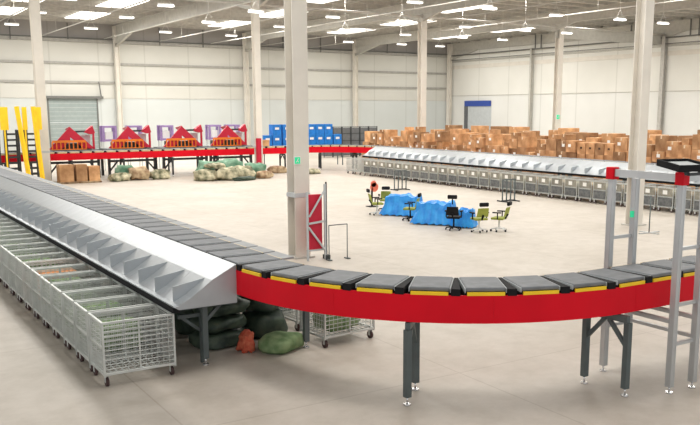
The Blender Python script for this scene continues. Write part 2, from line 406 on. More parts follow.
# ------------------------------------------------------------------ conveyor loop
CX0, CX1, CY0, CY1 = 9.85, 27.85, 12.57, 48.5
R0, R1 = 3.64, 4.46; RC = 4.05
ZB, ZT = 1.24, 1.64
def stand(parent, a, b, m='leg', ztop=1.22, brace=True):
    """two legs at floor points a and b, with cross beam, braces and feet"""
    a = Vector((*a, 0)); b = Vector((*b, 0)); d = (b-a).normalized()
    r = MB().bar(a+Vector((0,0,ztop-0.05)), b+Vector((0,0,ztop-0.05)), 0.08, 0.1).build('leg_crossbeam', m, parent)
    for p, s in ((a, 1), (b, -1)):
        MB().bar(p+Vector((0,0,0.12)), p+Vector((0,0,ztop-0.1)), 0.09).build('leg', m, r)
        MB().cyl(p+Vector((0,0,0.02)), p+Vector((0,0,0.13)), 0.016).cyl(p, p+Vector((0,0,0.022)), 0.055, n=12).build('levelling_foot', 'chrome', r)
    if brace and (b-a).length > 0.5:
        L_ = (b-a).length
        mb = MB()
        for p, s in ((a, 1), (b, -1)):
            mb.bar(p+Vector((0,0,ztop-0.48)), p+d*s*min(0.4, L_*0.45)+Vector((0,0,ztop-0.1)), 0.055)
        mb.build('brace', m, r)
    return r
def curve_section(name, cx, cy, a0, a1, label, npan=3, stands=(), lm='leg'):
    r = empty(name, (0,0,0)); tag(r, label, 'conveyor')
    for k in range(npan):
        b0 = a0+(a1-a0)*k/npan+0.0002; b1 = a0+(a1-a0)*(k+1)/npan-0.0002
        MB().arcband(cx, cy, R1-0.02, R1+0.02, b0, b1, ZB, ZT, 14).arcband(cx, cy, R1-0.10, R1-0.02, b0, b1, ZB, ZB+0.03, 14).build('side_panel', 'red', r)
        MB().arcband(cx, cy, R0-0.02, R0+0.02, b0, b1, ZB, ZT, 14).build('side_panel', 'red', r)
    MB().arcband(cx, cy, R0+0.02, R1-0.02, a0, a1, 1.54, 1.58, 40).build('track_bed', 'black', r)
    for t in stands:
        c, s = math.cos(t), math.sin(t)
        stand(r, (cx+4.46*c, cy+4.46*s), (cx+3.78*c, cy+3.78*s), lm)
    return r
def straight_section(name, p0, p1, side, label, stands, lm='leg', npan=10):
    """p0->p1 centre line; side = unit vector to the outer side"""
    r = empty(name, (0,0,0)); tag(r, label, 'conveyor')
    p0 = Vector((*p0, 0)); p1 = Vector((*p1, 0)); n = Vector((*side, 0)); d = (p1-p0)
    for k in range(npan):
        a = p0+d*(k/npan); b = p0+d*((k+1)/npan); e = d.normalized()*0.004
        for s in (-1, 1):
            off = n*(0.41*s)+Vector((0,0,(ZB+ZT)/2))
            MB().bar(a+off+e, b+off-e, 0.04, ZT-ZB).build('side_panel', 'red', r)
    MB().bar(p0+Vector((0,0,1.56)), p1+Vector((0,0,1.56)), 0.77, 0.04).build('track_bed', 'black', r)
    for (a, b) in stands: stand(r, a, b, lm)
    return r
a = math.atan2
curve_section('curved_conveyor', CX0, CY0, PI, 1.5*PI, 'red curved conveyor frame sweeping across the foreground', 3, [math.radians(224.5)])
straight_section('straight_conveyor', (CX0, CY0-RC), (CX0+9, CY0-RC), (0,-1), 'red straight conveyor frame under the aluminium gantry', [((9.60, 7.99), (9.54, 8.74)), ((13.4, 8.13), (13.4, 8.82)), ((17, 8.13), (17, 8.82))], npan=4)
L_st = [((4.96, yy), (6.86, yy)) for yy in [12.86+3.52*k for k in range(11)]]
sec = straight_section('straight_conveyor', (CX0-RC, CY0), (CX0-RC, CY1), (-1,0), 'long straight conveyor frame behind the left bank of silver chutes', L_st, 'leg', 14)
curve_section('curved_conveyor', CX0, CY1, PI, 0.5*PI, 'red curved conveyor frame at far left beside the yellow ramp beams', 3, [math.radians(112), math.radians(150)], 'dark')
straight_section('straight_conveyor', (CX0, CY1+RC), (CX1, CY1+RC), (0,1), 'red straight conveyor frame along the back, under the red feeding hoods', [((xx, 52.18), (xx, 52.95)) for xx in (9.9, 12.2, 15.3, 18.4, 21.5, 26.4, 27.8)], 'dark', 7)
curve_section('curved_conveyor', CX1, CY1, 0.5*PI, 0, 'red curved conveyor frame at the far right corner of the loop', 3, [math.radians(70), math.radians(35)], 'dark')
straight_section('straight_conveyor', (CX1+RC, CY1), (CX1+RC, 17), (1,0), 'long straight conveyor frame behind the far bank of silver chutes', [((31.62, yy), (32.2, yy)) for yy in range(19, 48, 4)], 'leg', 10)

# carriers
def make_carrier():
    r = empty('belt_carrier')
    MB().box(-0.30, 0.30, -0.375, 0.40, 1.60, 1.675).build('chassis', 'black', r)
    MB().box(-0.282, 0.282, -0.395, 0.395, 1.69, 1.75).build('belt', 'belt', r, bevel=0.02)
    for q in (-0.295, 0.285): MB().box(q, q+0.01, -0.39, 0.39, 1.675, 1.738).build('side_rail', 'greypanel', r)
    MB().box(-0.265, 0.265, -0.425, -0.398, 1.640, 1.688).build('edge_strip', 'yellow', r)
    MB().box(-0.265, 0.265, 0.398, 0.425, 1.645, 1.74).build('edge_strip', 'tan', r)
    MB().prism([(0.302, -0.42, 1.635), (0.432, -0.42, 1.635), (0.36, 0.40, 1.635), (0.302, 0.40, 1.635)], (0, 0, 0.10)).build('coupling', 'black', r)
    return proto(r)
carrier = make_carrier()
# path: travel so that local -y is the outer side
PIT = 0.72
def path(s):
    L1 = CY1-CY0; q = 0.5*PI*RC; Lx = CX1-CX0
    if s < 9: return (CX0+9-s, CY0-RC, PI)          # front straight, travel towards -X ; outer = -Y
    s -= 9
    if s < q:
        t = 1.5*PI - s/RC; return (CX0+RC*math.cos(t), CY0+RC*math.sin(t), t-0.5*PI)
    s -= q
    if s < L1: return (CX0-RC, CY0+s, 0.5*PI)
    s -= L1
    if s < q:
        t = PI - s/RC; return (CX0+RC*math.cos(t), CY1+RC*math.sin(t), t-0.5*PI)
    s -= q
    if s < Lx: return (CX0+s, CY1+RC, 0)
    s -= Lx
    if s < q:
        t = 0.5*PI - s/RC; return (CX1+RC*math.cos(t), CY1+RC*math.sin(t), t-0.5*PI)
    s -= q
    return (CX1+RC, CY1-s, -0.5*PI)
total = 9+3*0.5*PI*RC+(CY1-CY0)+(CX1-CX0)+(CY1-17)
s = 0.42
groupname = 'grey belt carriers riding the loop'
while s < total-0.4:
    x, y, h = path(s)
    # local -y must face outward: heading h has left normal; clockwise travel puts outer on the left
    sec_i = s
    if s < 9: lab, g = 'grey belt carrier with yellow edge strip on the front straight, right of the bend', 'belt carriers on the front straight'
    elif s < 9+6.36: lab, g = 'grey belt carrier with yellow edge strip on the red foreground bend', 'belt carriers on the foreground bend'
    elif s < 9+6.36+35.9: lab, g = 'dark grey belt carrier beside the left bank of silver chutes', 'belt carriers on the left straight'
    elif s < 9+12.72+35.9+18: lab, g = 'small grey belt carrier on the red back conveyor', 'belt carriers on the back conveyor'
    else: lab, g = 'grey belt carrier behind the far bank of silver chutes', 'belt carriers on the far right straight'
    if 'foreground bend' in g:
        nb = globals().get('nb', -1)+1; lab = 'grey belt carrier with yellow edge strip on the red bend, %s from the gantry side' % nth(nb)
    elif 'left straight' in g:
        ns = globals().get('ns', -1)+1
        if ns < 14: lab = 'dark grey belt carrier beside the silver chutes, %s past the red bend' % nth(ns)
        else: lab = 'dark grey belt carrier far along the left bank of silver chutes'
    elif 'back conveyor' in g:
        nk = globals().get('nk', -1)+1
        if nk < 20: lab = 'small grey belt carrier on the red back conveyor, %s from the left' % nth(nk)
    carrier.place((x, y, 0), h+PI, lab, 'conveyor carrier', g)
    s += PIT
# inner guard plates on the left straight
mb_parent = sec
for k in range(49):
    yy = CY0+0.45+0.72*k
    o = MB().sheet([[(6.20, yy-0.33, 1.69), (6.55, yy-0.33, 1.71)], [(6.20, yy+0.33, 1.69), (6.55, yy+0.33, 1.71)]], 0.03).bar((6.4, yy, 1.24), (6.4, yy, 1.68), 0.04).build('guard_plate', 'guard', sec)
MB().bar((6.4, CY0, 1.21), (6.4, CY1, 1.21), 0.06).build('guard_rail', 'leg', sec)

# ------------------------------------------------------------------ chutes
PC = 0.88
def make_chute():
    r = empty('sorting_chute')     # origin at belt edge top (x=0), slides towards -x, width PC along y
    h = PC/2-0.002
    prof = [(0.0, 1.735), (-0.42, 1.515), (-0.78, 1.27), (-0.98, 1.17), (-1.06, 1.16)]
    MB().sheet([[(x, -h, z), (x, h, z)] for x, z in prof], 0.02).build('slide_plate', 'steel', r)
    # triangular divider fin with folded flange
    MB().prism([(-0.42, -h+0.25, 1.51), (-0.78, -h+0.25, 1.26), (-0.97, -h+0.25, 1.16), (-0.97, -h+0.25, 1.42)], (0, 0.02, 0)).build('divider', 'steel', r)
    MB().box(-1.07, -0.95, -h, h, 1.045, 1.13).build('rubber_skirt', 'black', r)
    MB().box(-0.95, -0.02, -h, -h+0.05, 1.08, 1.12).box(-0.06, -0.0, -h, h, 1.08, 1.66).build('chute_frame', 'leg', r)
    return proto(r)
chute = make_chute()
n = 0
while CY0-0.09+PC*(n+0.5) < CY1-0.3:
    chute.place((5.375, CY0-0.09+PC*(n+0.5), 0), 0, ('silver sorting chute in the left bank, %s from its near end' % nth(n)) if n < 18 else 'silver sorting chute in the distant part of the left bank', 'chute', 'silver chutes in the left bank')
    n += 1
# end cover
ye = CY0-0.125
e = MB().prism([(5.375, ye, 1.735), (5.375, ye, 1.10), (4.39, ye, 1.10), (4.31, ye, 1.15), (4.40, ye, 1.17), (4.60, ye, 1.275), (4.955, ye, 1.52)], (0, 0.03, 0)).build('chute_end_panel', 'steel')
tag(e, 'silver sloped end panel closing the left bank of chutes', 'panel')
n = 0
while CY1-0.1-PC*(n+0.5) > 18:
    chute.place((31.40, CY1-0.1-PC*(n+0.5), 0), 0, ('silver sorting chute in the far bank, %s from its left end' % nth(n)) if n < 20 else 'silver sorting chute in the right part of the far bank', 'chute', 'silver chutes in the far bank')
    n += 1
NFAR = n
e = MB().prism([(31.40, CY1-0.08, 1.70), (31.40, CY1-0.08, 1.09), (30.34, CY1-0.08, 1.09), (30.34, CY1-0.08, 1.16), (30.62, CY1-0.08, 1.27), (30.98, CY1-0.08, 1.505)], (0, 0.03, 0)).build('chute_end_panel', 'steel')
tag(e, 'silver end panel closing the far bank of chutes beside the red bend', 'panel')
r = empty('chute_stand', (4.97, 12.98, 0)); tag(r, 'grey braced post with side arms under the near end of the left chutes', 'stand')
MB().bar((0, 0.0, 0.85), (-0.42, 0.0, 0.85), 0.06).build('side_arm', 'leg', r)
MB().bar((0.0, 0.06, 0.55), (-0.36, 0.06, 0.84), 0.05).build('brace', 'leg', r)
MB().bar((0, 0.06, 0), (0, 0.06, 1.06), 0.05).build('post', 'leg', r)
# chute bank support stands for the far bank
for k in range(8):
    yy = 47.9-3.52*k
    r = empty('chute_stand', (30.9, yy, 0)); tag(r, 'dark steel stand under the far bank of chutes, %s from the left' % nth(k), 'stand', 'stands under the far chutes')
    for x in (-0.3, 0.4): MB().bar((x,0,0), (x,0,1.06), 0.07).build('leg', 'leg', r)
    MB().bar((-0.34,0,1.03), (0.44,0,1.03), 0.07, 0.06).build('crossbeam', 'leg', r)

# ------------------------------------------------------------------ wire carts
def make_cart(label_plate=False, W=1.14, D=0.80, H=1.02):
    r = empty('wire_cart'); x, y = W/2-0.015, D/2-0.015; z0 = 0.2; f = MB()
    for sx in (-1,1):
        for sy in (-1,1): f.bar((sx*x, sy*y, z0-0.04), (sx*x, sy*y, H), 0.03)
    for z in (z0, H-0.015):
        for sy in (-1,1): f.bar((-x, sy*y, z), (x, sy*y, z), 0.035)
        for sx in (-1,1): f.bar((sx*x, -y, z), (sx*x, y, z), 0.035)
    f.build('frame', 'zinc', r)
    zm = 0.62
    for sy in (-1,1): MB().bar((0, sy*y, z0), (0, sy*y, H-0.02), 0.022).build('mid_post', 'zinc', r)
    for sx in (-1,1): MB().bar((sx*x, -y, zm), (sx*x, y, zm), 0.03).build('mid_rail', 'zinc', r)
    g = MB(); wr = 0.0065
    nz = 11
    for k in range(1, nz):
        z = z0+(H-z0)*k/nz
        for sy in (-1,1): g.bar((-x, sy*y, z), (x, sy*y, z), 0.011)
        for sx in (-1,1): g.bar((sx*x, -y, z), (sx*x, y, z), wr)
    nx = 12
    for k in range(1, nx):
        xx = -x+2*x*k/nx
        for sy in (-1,1): g.bar((xx, sy*(y+0.006), z0), (xx, sy*(y+0.006), H-0.02), wr)
    ny = 15
    for k in range(1, ny):
        yy = -y+2*y*k/ny
        for sx in (-1,1): g.bar((sx*(x+0.006), yy, z0), (sx*(x+0.006), yy, H-0.02), wr)
    g.build('wire_mesh', 'zinc', r)
    g = MB()
    for k in range(0, 12):
        xx = -x+2*x*k/11; g.bar((xx, -y, z0+0.01), (xx, y, z0+0.01), 0.012)
    for k in range(0, 7):
        yy = -y+2*y*k/6; g.bar((-x, yy, z0-0.005), (x, yy, z0-0.005), 0.014)
    g.build('base_grid', 'zinc', r)
    for sx in (-1,1):
        for sy in (-1,1):
            cx, cy = sx*(x-0.04), sy*(y-0.06)
            c = MB().box(cx-0.035, cx+0.035, cy-0.04, cy+0.04, 0.165, 0.18).box(cx-0.03, cx-0.024, cy-0.03, cy+0.03, 0.06, 0.165).box(cx+0.024, cx+0.03, cy-0.03, cy+0.03, 0.06, 0.165).build('caster_fork', 'zinc', r)
            MB().cyl((cx-0.022, cy, 0.07), (cx+0.022, cy, 0.07), 0.07, n=18).build('wheel', 'rubber', c)
    if label_plate:
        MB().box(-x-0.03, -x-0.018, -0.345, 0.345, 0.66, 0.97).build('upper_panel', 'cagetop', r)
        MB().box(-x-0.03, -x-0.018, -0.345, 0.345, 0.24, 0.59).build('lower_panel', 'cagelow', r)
        MB().box(-x-0.038, -x-0.031, -0.11, 0.11, 0.73, 0.90).build('label_plate', 'paper', r)
    return proto(r)
cart = make_cart(); cart2 = make_cart(True)
YC = [12.58+0.41+PC*k for k in range(40)]
for k, yy in enumerate(YC):
    if yy > 48.3: break
    if k == 0: lab, g = 'foremost empty wire mesh cart of the left row', None
    elif k < 18: lab, g = 'wire mesh cart in the left row, %s from the near end' % nth(k), 'wire carts in the left row'
    else: lab, g = 'wire mesh cart in the distant part of the left row', 'wire carts in the left row'
    cart.place((3.79, yy, 0), 0, lab, 'cart', g)
# sacks inside the carts and elsewhere
def sack(c, r, m, label, group=None, rot=0, seed=None, amp=0.25, sub=3, neck=False, name='sack'):
    seed = seed if seed is not None else random.random()*50
    o = MB().blob((0,0,r[2]*0.88), r, seed, amp, sub=sub).build(name, m)
    o.location = c; o.rotation_euler = (0,0,rot)
    tag(o, label, 'sack', group); return o
sm = {}
def sackcopy(key, c, rot, label, group, sc=(1,1,1)):
    o = sm[key].copy(); COL.objects.link(o); o.location = c; o.rotation_euler = (0,0,rot); o.scale = sc; tag(o, label, 'sack', group); return o
first = True
for k, yy in enumerate(YC):
    if yy > 48.3 or k in (0,): continue
    if k == 6:
        o = MB().box(-0.36, 0.36, -0.26, 0.26, 0, 0.62).box(-0.36, 0.36, -0.03, 0.03, 0.62, 0.625).build('carton', 'ocard'); o.location = (3.82, yy, 0.222)
        tag(o, 'orange brown carton lying in a wire cart of the left row', 'box'); continue
    if k % 11 == 9: continue
    key = ('sack', k % 3)
    args = ((3.79, yy, 0.222), 0)
    if key not in sm:
        sm[key] = sack((3.79, yy, 0.222), (0.43, 0.28, 0.22+0.06*(k % 3)), 'sack', 'green woven sack in the cart %s from the near end of the left row' % nth(k), 'sacks in the left carts', amp=0.12)
    else: sackcopy(key, (3.79, yy, 0.222), PI*(k % 2), ('green woven sack in the cart %s from the near end of the left row' % nth(k)) if k < 18 else 'green woven sack in a distant cart of the left row', 'sacks in the left carts')
# far row of carts
yy = 47.6; k = 0
while yy > 18.5:
    if k in (0, 1): x = 29.65
    else: x = 29.62
    if k < 2: cart.place((x, yy+0.4, 0), 0, 'plain wire mesh cart, %s from the left end of the far row' % nth(k), 'cart', 'plain wire carts ending the far row')
    else: cart2.place((x, yy, 0), 0, ('wire cart with a white label plate, %s from the left of the far row' % nth(k)) if k < 20 else 'wire cart with a white label plate in the right part of the far row', 'cart', 'labelled wire carts in the far row')
    if k >= 2:
        nm = 'brown' if k % 3 else 'dull'
        key = ('far', k % 2)
        if key not in sm:
            sm[key] = sack((x, yy, 0.222), (0.42, 0.27, 0.36), 'brownsack' if k % 2 else 'camo', ('bulky sack filling the cart %s from the left of the far row' % nth(k)) if k < 20 else 'bulky sack in a cart at the right part of the far row', 'sacks in the far carts', amp=0.1)
        else: sackcopy(key, (x, yy, 0.222), 0, ('bulky sack filling the cart %s from the left of the far row' % nth(k)) if k < 20 else 'bulky sack in a cart at the right part of the far row', 'sacks in the far carts')
    yy -= PC+0.012; k += 1

# ------------------------------------------------------------------ carts and sacks inside the loop, left
c_ = cart.place((7.62, 13.05, 0), 0.10, 'wire cart holding a green sack, seen below the red bend', 'cart')
sack((7.62, 13.05, 0.222), (0.44, 0.28, 0.26), 'sack', 'bright green woven sack inside the wire cart below the red bend', rot=0.1, seed=4)
cart.place((7.75, 14.35, 0), 0.1, 'wire cart standing behind the one with the green sack', 'cart')
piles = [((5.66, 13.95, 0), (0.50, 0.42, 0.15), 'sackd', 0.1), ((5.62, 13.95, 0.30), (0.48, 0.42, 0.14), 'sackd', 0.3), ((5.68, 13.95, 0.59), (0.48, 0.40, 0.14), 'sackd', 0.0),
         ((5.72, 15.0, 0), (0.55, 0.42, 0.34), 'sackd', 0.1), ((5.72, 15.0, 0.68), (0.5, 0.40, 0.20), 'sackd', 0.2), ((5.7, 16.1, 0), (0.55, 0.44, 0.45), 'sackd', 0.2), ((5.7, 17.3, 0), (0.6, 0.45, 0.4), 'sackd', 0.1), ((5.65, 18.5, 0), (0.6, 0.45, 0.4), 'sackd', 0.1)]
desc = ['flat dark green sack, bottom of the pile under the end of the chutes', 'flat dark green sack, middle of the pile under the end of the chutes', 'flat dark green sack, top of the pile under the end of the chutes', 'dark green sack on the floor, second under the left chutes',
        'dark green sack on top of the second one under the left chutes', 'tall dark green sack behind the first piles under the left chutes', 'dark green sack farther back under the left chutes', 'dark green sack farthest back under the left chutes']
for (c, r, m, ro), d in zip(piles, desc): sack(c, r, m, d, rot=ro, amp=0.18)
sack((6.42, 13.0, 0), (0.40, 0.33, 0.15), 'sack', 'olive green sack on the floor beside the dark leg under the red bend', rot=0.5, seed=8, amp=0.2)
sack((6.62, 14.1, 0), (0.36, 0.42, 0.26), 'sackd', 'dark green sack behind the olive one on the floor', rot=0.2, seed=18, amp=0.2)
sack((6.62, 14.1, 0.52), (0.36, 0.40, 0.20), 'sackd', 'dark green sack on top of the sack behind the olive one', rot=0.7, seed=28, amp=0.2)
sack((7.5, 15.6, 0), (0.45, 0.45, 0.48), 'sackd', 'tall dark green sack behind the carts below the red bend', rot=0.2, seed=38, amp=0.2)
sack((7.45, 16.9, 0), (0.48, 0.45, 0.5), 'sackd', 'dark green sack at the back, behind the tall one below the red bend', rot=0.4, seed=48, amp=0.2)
o = sack((5.86, 13.22, 0), (0.13, 0.12, 0.17), 'redrag', 'crumpled red orange bag standing by the dark green sacks', rot=0.3, seed=3, amp=0.7, name='crumpled_bag')
o['category'] = 'bag'

# ------------------------------------------------------------------ gantry of aluminium profile
g = empty('aluminium_gantry', (0,0,0)); tag(g, 'aluminium profile gantry with red corner blocks standing over the conveyor at right', 'gantry')
P_ = {'A': (10.27, 9.01), 'B': (10.27, 7.72), 'C': (10.80, 8.99), 'D': (10.77, 7.69)}
for k, (x, y) in P_.items():
    top = 3.2 if k in 'AB' else 3.12
    q = 0.045
    mb = MB().box(x-q, x+q, y-q, y+q, 0.1, top)
    for s in (-1, 1):   # profile ribs
        mb.box(x-q-0.004, x-q, y+s*0.026, y+s*0.045, 0.1, top); mb.box(x+q, x+q+0.004, y+s*0.026, y+s*0.045, 0.1, top)
        mb.box(x+s*0.026, x+s*0.045, y-q-0.004, y-q, 0.1, top); mb.box(x+s*0.026, x+s*0.045, y+q, y+q+0.004, 0.1, top)
    p = mb.build('post', 'alu', g)
    MB().cyl((x, y, 0.02), (x, y, 0.1), 0.015).cyl((x, y, 0), (x, y, 0.022), 0.055, n=14).build('levelling_foot', 'chrome', p)
for k in 'AB':
    x, y = P_[k]; MB().box(x-0.075, x+0.075, y-0.075, y+0.075, 3.13, 3.32).build('corner_block', 'red', g, bevel=0.015)
MB().box(10.23, 10.31, 7.80, 8.93, 3.18, 3.29).build('top_beam', 'alu', g)
MB().box(10.35, 11.6, 7.70, 7.78, 3.18, 3.29).build('top_beam', 'alu', g)
for y in (9.0, 7.70):
    for z in (2.2, 0.76) + ((1.36,) if y < 8 else ()):
        MB().bar((10.31, y, z), (10.76, y, z), 0.045, 0.05).build('rung', 'alu', g)
MB().bar((10.27, 7.79, 1.10), (10.27, 8.95, 1.10), 0.06).build('side_rail', 'alu', g)
MB().bar((10.79, 7.74, 1.10), (10.80, 8.95, 1.10), 0.06).build('side_rail', 'alu', g)
MB().bar((10.79, 7.74, 0.80), (10.80, 8.95, 0.80), 0.05).build('side_rail', 'alu', g)
b_ = MB().box(10.70, 10.75, 8.95, 8.99, 2.50, 2.60).build('push_button_box', 'greenglow', g)  # no lamp inside; glow added to the material to brighten its green
r = empty('scanner_box', (10.14, 7.62, 3.40)); tag(r, 'flat black scanner box tilted on top of the gantry beam', 'scanner')
T = Matrix.Rotation(math.radians(-14), 4, 'Z') @ Matrix.Rotation(math.radians(7), 4, 'X')
MB().box(-0.27, 0.27, -0.25, 0.25, -0.02, 0.03, T).build('tray', 'black', r, bevel=0.006)
MB().box(-0.27, 0.27, -0.25, -0.225, 0.03, 0.075, T).box(-0.27, 0.27, 0.225, 0.25, 0.03, 0.075, T).box(-0.27, -0.245, -0.225, 0.225, 0.03, 0.075, T).box(0.245, 0.27, -0.225, 0.225, 0.03, 0.075, T).build('rim', 'black', r)
MB().box(-0.15, 0.22, -0.12, 0.19, 0.03, 0.045, T).build('glass_panel', 'greypanel', r)
MB().bar((-0.1, -0.15, -0.10), (-0.1, -0.13, -0.03), 0.05).bar((-0.1, -0.17, -0.09), (0.2, -0.17, -0.09), 0.04).bar((0.2, -0.15, -0.10), (0.2, -0.13, -0.03), 0.05).build('bracket', 'dark', r)

# ------------------------------------------------------------------ red fire boxes, frames at the near column
def lattice():
    r = empty('tall_red_panel', (11.32, 20.6, 0)); tag(r, 'tall crimson panel in a white braced frame beside the near column', 'panel')
    MB().box(-0.20, 0.24, 0.0, 0.12, 0.25, 1.86).build('red_sheet', 'dred', r, bevel=0.01)
    f = MB()
    for x in (-0.26, 0.30): f.bar((x, -0.05, 0), (x, -0.05, 2.15 if x > 0 else 1.95), 0.05)
    f.bar((-0.26, -0.05, 1.05), (0.30, -0.05, 1.1), 0.05).bar((-0.22, -0.08, 1.25), (0.26, -0.08, 1.95), 0.04).bar((-0.24, -0.08, 0.95), (0.26, -0.08, 0.3), 0.05).bar((-0.26, 0.02, 0.28), (0.30, 0.02, 0.28), 0.05)
    f.build('braced_frame', 'greypanel', r)
    f = MB().bar((0.37, 0, 0), (0.37, 0, 2.2), 0.035).box(0.30, 0.44, -0.1, 0.1, 0, 0.12).build('dark_post', 'dark', r)
    return r
lattice()
r = empty('hoop_barrier', (12.05, 20.3, 0)); tag(r, 'thin grey metal hoop barrier right of the crimson panel', 'barrier')
MB().cyl((-0.45,0,0), (-0.45,0,1.0), 0.014).cyl((0.15,0,0), (0.15,0,1.0), 0.014).cyl((-0.45,0,1.0), (0.15,0,1.0), 0.014).build('hoop', 'leg', r)
MB().box(-0.5, -0.4, -0.1, 0.1, 0, 0.03).box(0.1, 0.2, -0.1, 0.1, 0, 0.03).build('foot', 'leg', r)
o = MB().box(-0.14, 0.14, -0.12, 0.12, 0, 2.35).box(-0.11, 0.11, -0.13, -0.12, 0.2, 2.2).build('fire_box', 'dred', bevel=0.01); o.location = (23.88, 51.0, 0)
tag(o, 'tall narrow crimson box at the foot of the column by the back conveyor', 'fire box')
def exit_sign(c, label, s=1.0):
    r = empty('exit_sign', c); tag(r, label, 'sign')
    MB().box(-0.14*s, 0.14*s, -0.02, 0.02, -0.16*s, 0.16*s).build('case', 'whitep', r)
    MB().box(-0.12*s, 0.12*s, -0.03, -0.02, -0.13*s, 0.13*s).build('lit_face', 'greenglow', r)
    # white running figure mark and arrow
    MB().cyl((0.03*s, -0.036, 0.07*s), (0.03*s, -0.03, 0.07*s), 0.018*s, n=8).bar((0.02*s,-0.034,0.05*s), (-0.01*s,-0.034,-0.01*s), 0.006, 0.03*s).bar((-0.01*s,-0.034,-0.01*s), (-0.06*s,-0.034,-0.07*s), 0.006, 0.022*s).bar((-0.01*s,-0.034,-0.01*s), (0.05*s,-0.034,-0.07*s), 0.006, 0.022*s).build('figure_mark', 'whitep', r)
exit_sign((11.02, 21.3-0.26, 2.80), 'small green lit exit sign on the near cream column', 0.7)
exit_sign((52.65, 52.5, 3.6), 'small green lit sign on the cream column at right', 1.4)
r = empty('pole_stand', (23.55, 18.92, 0)); tag(r, 'thin pole on a flat cross base on the open floor by the gantry', 'stand')
MB().cyl((0,0,0.03), (0,0,1.3), 0.02).build('pole', 'leg', r); MB().box(-0.5, 0.5, -0.04, 0.04, 0, 0.03).box(-0.04, 0.04, -0.4, 0.4, 0, 0.028).build('base', 'alu', r)

# trestle stands in front of the far row
def trestle(x, y, label, w=0.75):
    r = empty('metal_trestle', (x, y, 0)); tag(r, label, 'trestle')
    for sx in (-w/2, -w/6, w/6, w/2): MB().bar((sx, 0, 0.05), (sx, 0, 1.0), 0.045).build('leg', 'leg', r)
    MB().bar((-w/2-0.03, 0, 0.05), (w/2+0.03, 0, 0.05), 0.06).bar((-w/2, -0.35, 0.03), (-w/2, 0.35, 0.03), 0.05).bar((w/2, -0.35, 0.03), (w/2, 0.35, 0.03), 0.05).build('base_bar', 'dark', r)
    MB().bar((-w/2-0.03, 0, 1.02), (w/2+0.03, 0, 1.02), 0.05).build('top_bar', 'leg', r)
trestle(25.3, 36.6, 'dark metal trestle on the floor left of the far cart row')
trestle(26.3, 29.2, 'dark metal trestle behind the lime and white swivel chairs')

# ------------------------------------------------------------------ blue covered desks and chairs in the middle
def blue_desk(x, y, w, d, h, rot, label, seed):
    r = empty('covered_desk', (x, y, 0), rot); tag(r, label, 'desk')
    bm = MB(); NX, NY = 18, 10; rows = []
    for i in range(NX+1):
        row = []
        for j in range(NY+1):
            u = i/NX*2-1; v = j/NY*2-1
            p = Vector((u*w/2, v*d/2, h))
            p.z += 0.16*noise.noise(Vector((u*3+seed, v*2, 0)))
            ex = max(abs(u)-0.78, 0)/0.22; ey = max(abs(v)-0.7, 0)/0.3; ee = max(ex, ey)
            if ee > 0:
                p.z = h-ee*(h-0.06)+0.03*math.sin(i*2.1+j); k = 0.80+0.24*ee+0.02*math.sin(i*1.9+j*2.3)
                p.x = u*w/2*min(1, k/ (1 if ex >= ey else 1)) ; p.y = v*d/2*min(1.02, k)
            row.append(p)
        rows.append(row)
    bm.sheet(rows, 0.015).build('blue_sheet', 'bluecloth', r)
    for sx in (-1,1):
        for sy in (-1,1): MB().bar((sx*(w*0.33), sy*(d*0.28), 0), (sx*(w*0.33), sy*(d*0.28), h-0.09), 0.05).build('leg', 'greypanel', r)
    MB().box(-w*0.36, w*0.36, -d*0.3, d*0.3, h-0.13, h-0.09).build('desk_top', 'greypanel', r)
BD = [(19.35, 27.75, 1.7, 1.15, 0.78, 'blue covered desk, leftmost of the three in the middle of the floor'), (18.85, 24.9, 1.7, 1.1, 0.80, 'blue covered desk in the middle of the three'),
      (19.15, 23.55, 0.8, 0.75, 0.62, 'blue covered desk, rightmost and smallest of the three')]
for k, (x, y, w_, d_, h_, lb) in enumerate(BD): blue_desk(x, y, w_, d_, h_, -0.95, lb, k*3.3)
def chair(x, y, rz, label, seat='lime', base='whitep', tall=0.98):
    r = empty('swivel_chair', (x, y, 0), rz); tag(r, label, 'chair')
    mb = MB()
    for k in range(5):
        t = 2*PI*k/5; mb.bar((0,0,0.12), (0.28*math.cos(t), 0.28*math.sin(t), 0.08), 0.04)
    mb.cyl((0,0,0.1), (0,0,0.42), 0.03).build('star_base', base, r)
    for k in range(5):
        t = 2*PI*k/5; MB().cyl((0.28*math.cos(t)-0.02, 0.28*math.sin(t), 0.035), (0.28*math.cos(t)+0.02, 0.28*math.sin(t), 0.035), 0.035, n=10).build('caster', 'black', r)
    MB().box(-0.24, 0.24, -0.24, 0.22, 0.42, 0.50).build('seat', seat, r, bevel=0.03)
    MB().prism([(-0.22, 0.22, 0.55), (0.22, 0.22, 0.55), (0.20, 0.30, 0.86), (-0.20, 0.30, 0.86)], (0, 0.04, 0.0)).build('backrest', seat, r, bevel=0.01)
    MB().bar((0, 0.2, 0.44), (0, 0.32, 0.62), 0.05).bar((0, 0.33, 0.95), (0, 0.36, tall-0.04), 0.04).build('back_post', 'black', r)
    MB().box(-0.17, 0.17, 0.31, 0.41, tall-0.06, tall+0.08).build('headrest', 'black', r, bevel=0.03)
    for s in (-1, 1): MB().bar((s*0.27, 0.02, 0.45), (s*0.27, 0.02, 0.66), 0.035).box(s*0.27-0.04, s*0.27+0.04, -0.16, 0.14, 0.66, 0.70).build('armrest', 'black', r)
chair(19.5, 29.3, 2.6, 'lime green swivel chair left of the blue covered desks', 'lime', 'black')
chair(18.45, 28.35, 1.2, 'lime green swivel chair in front of the leftmost blue desk', 'lime')
chair(18.55, 26.15, -2.4, 'lime green swivel chair between the first two blue desks', 'lime', 'black')
chair(18.35, 23.2, 2.3, 'black swivel chair before the rightmost blue desk', 'black', 'black', 1.2)
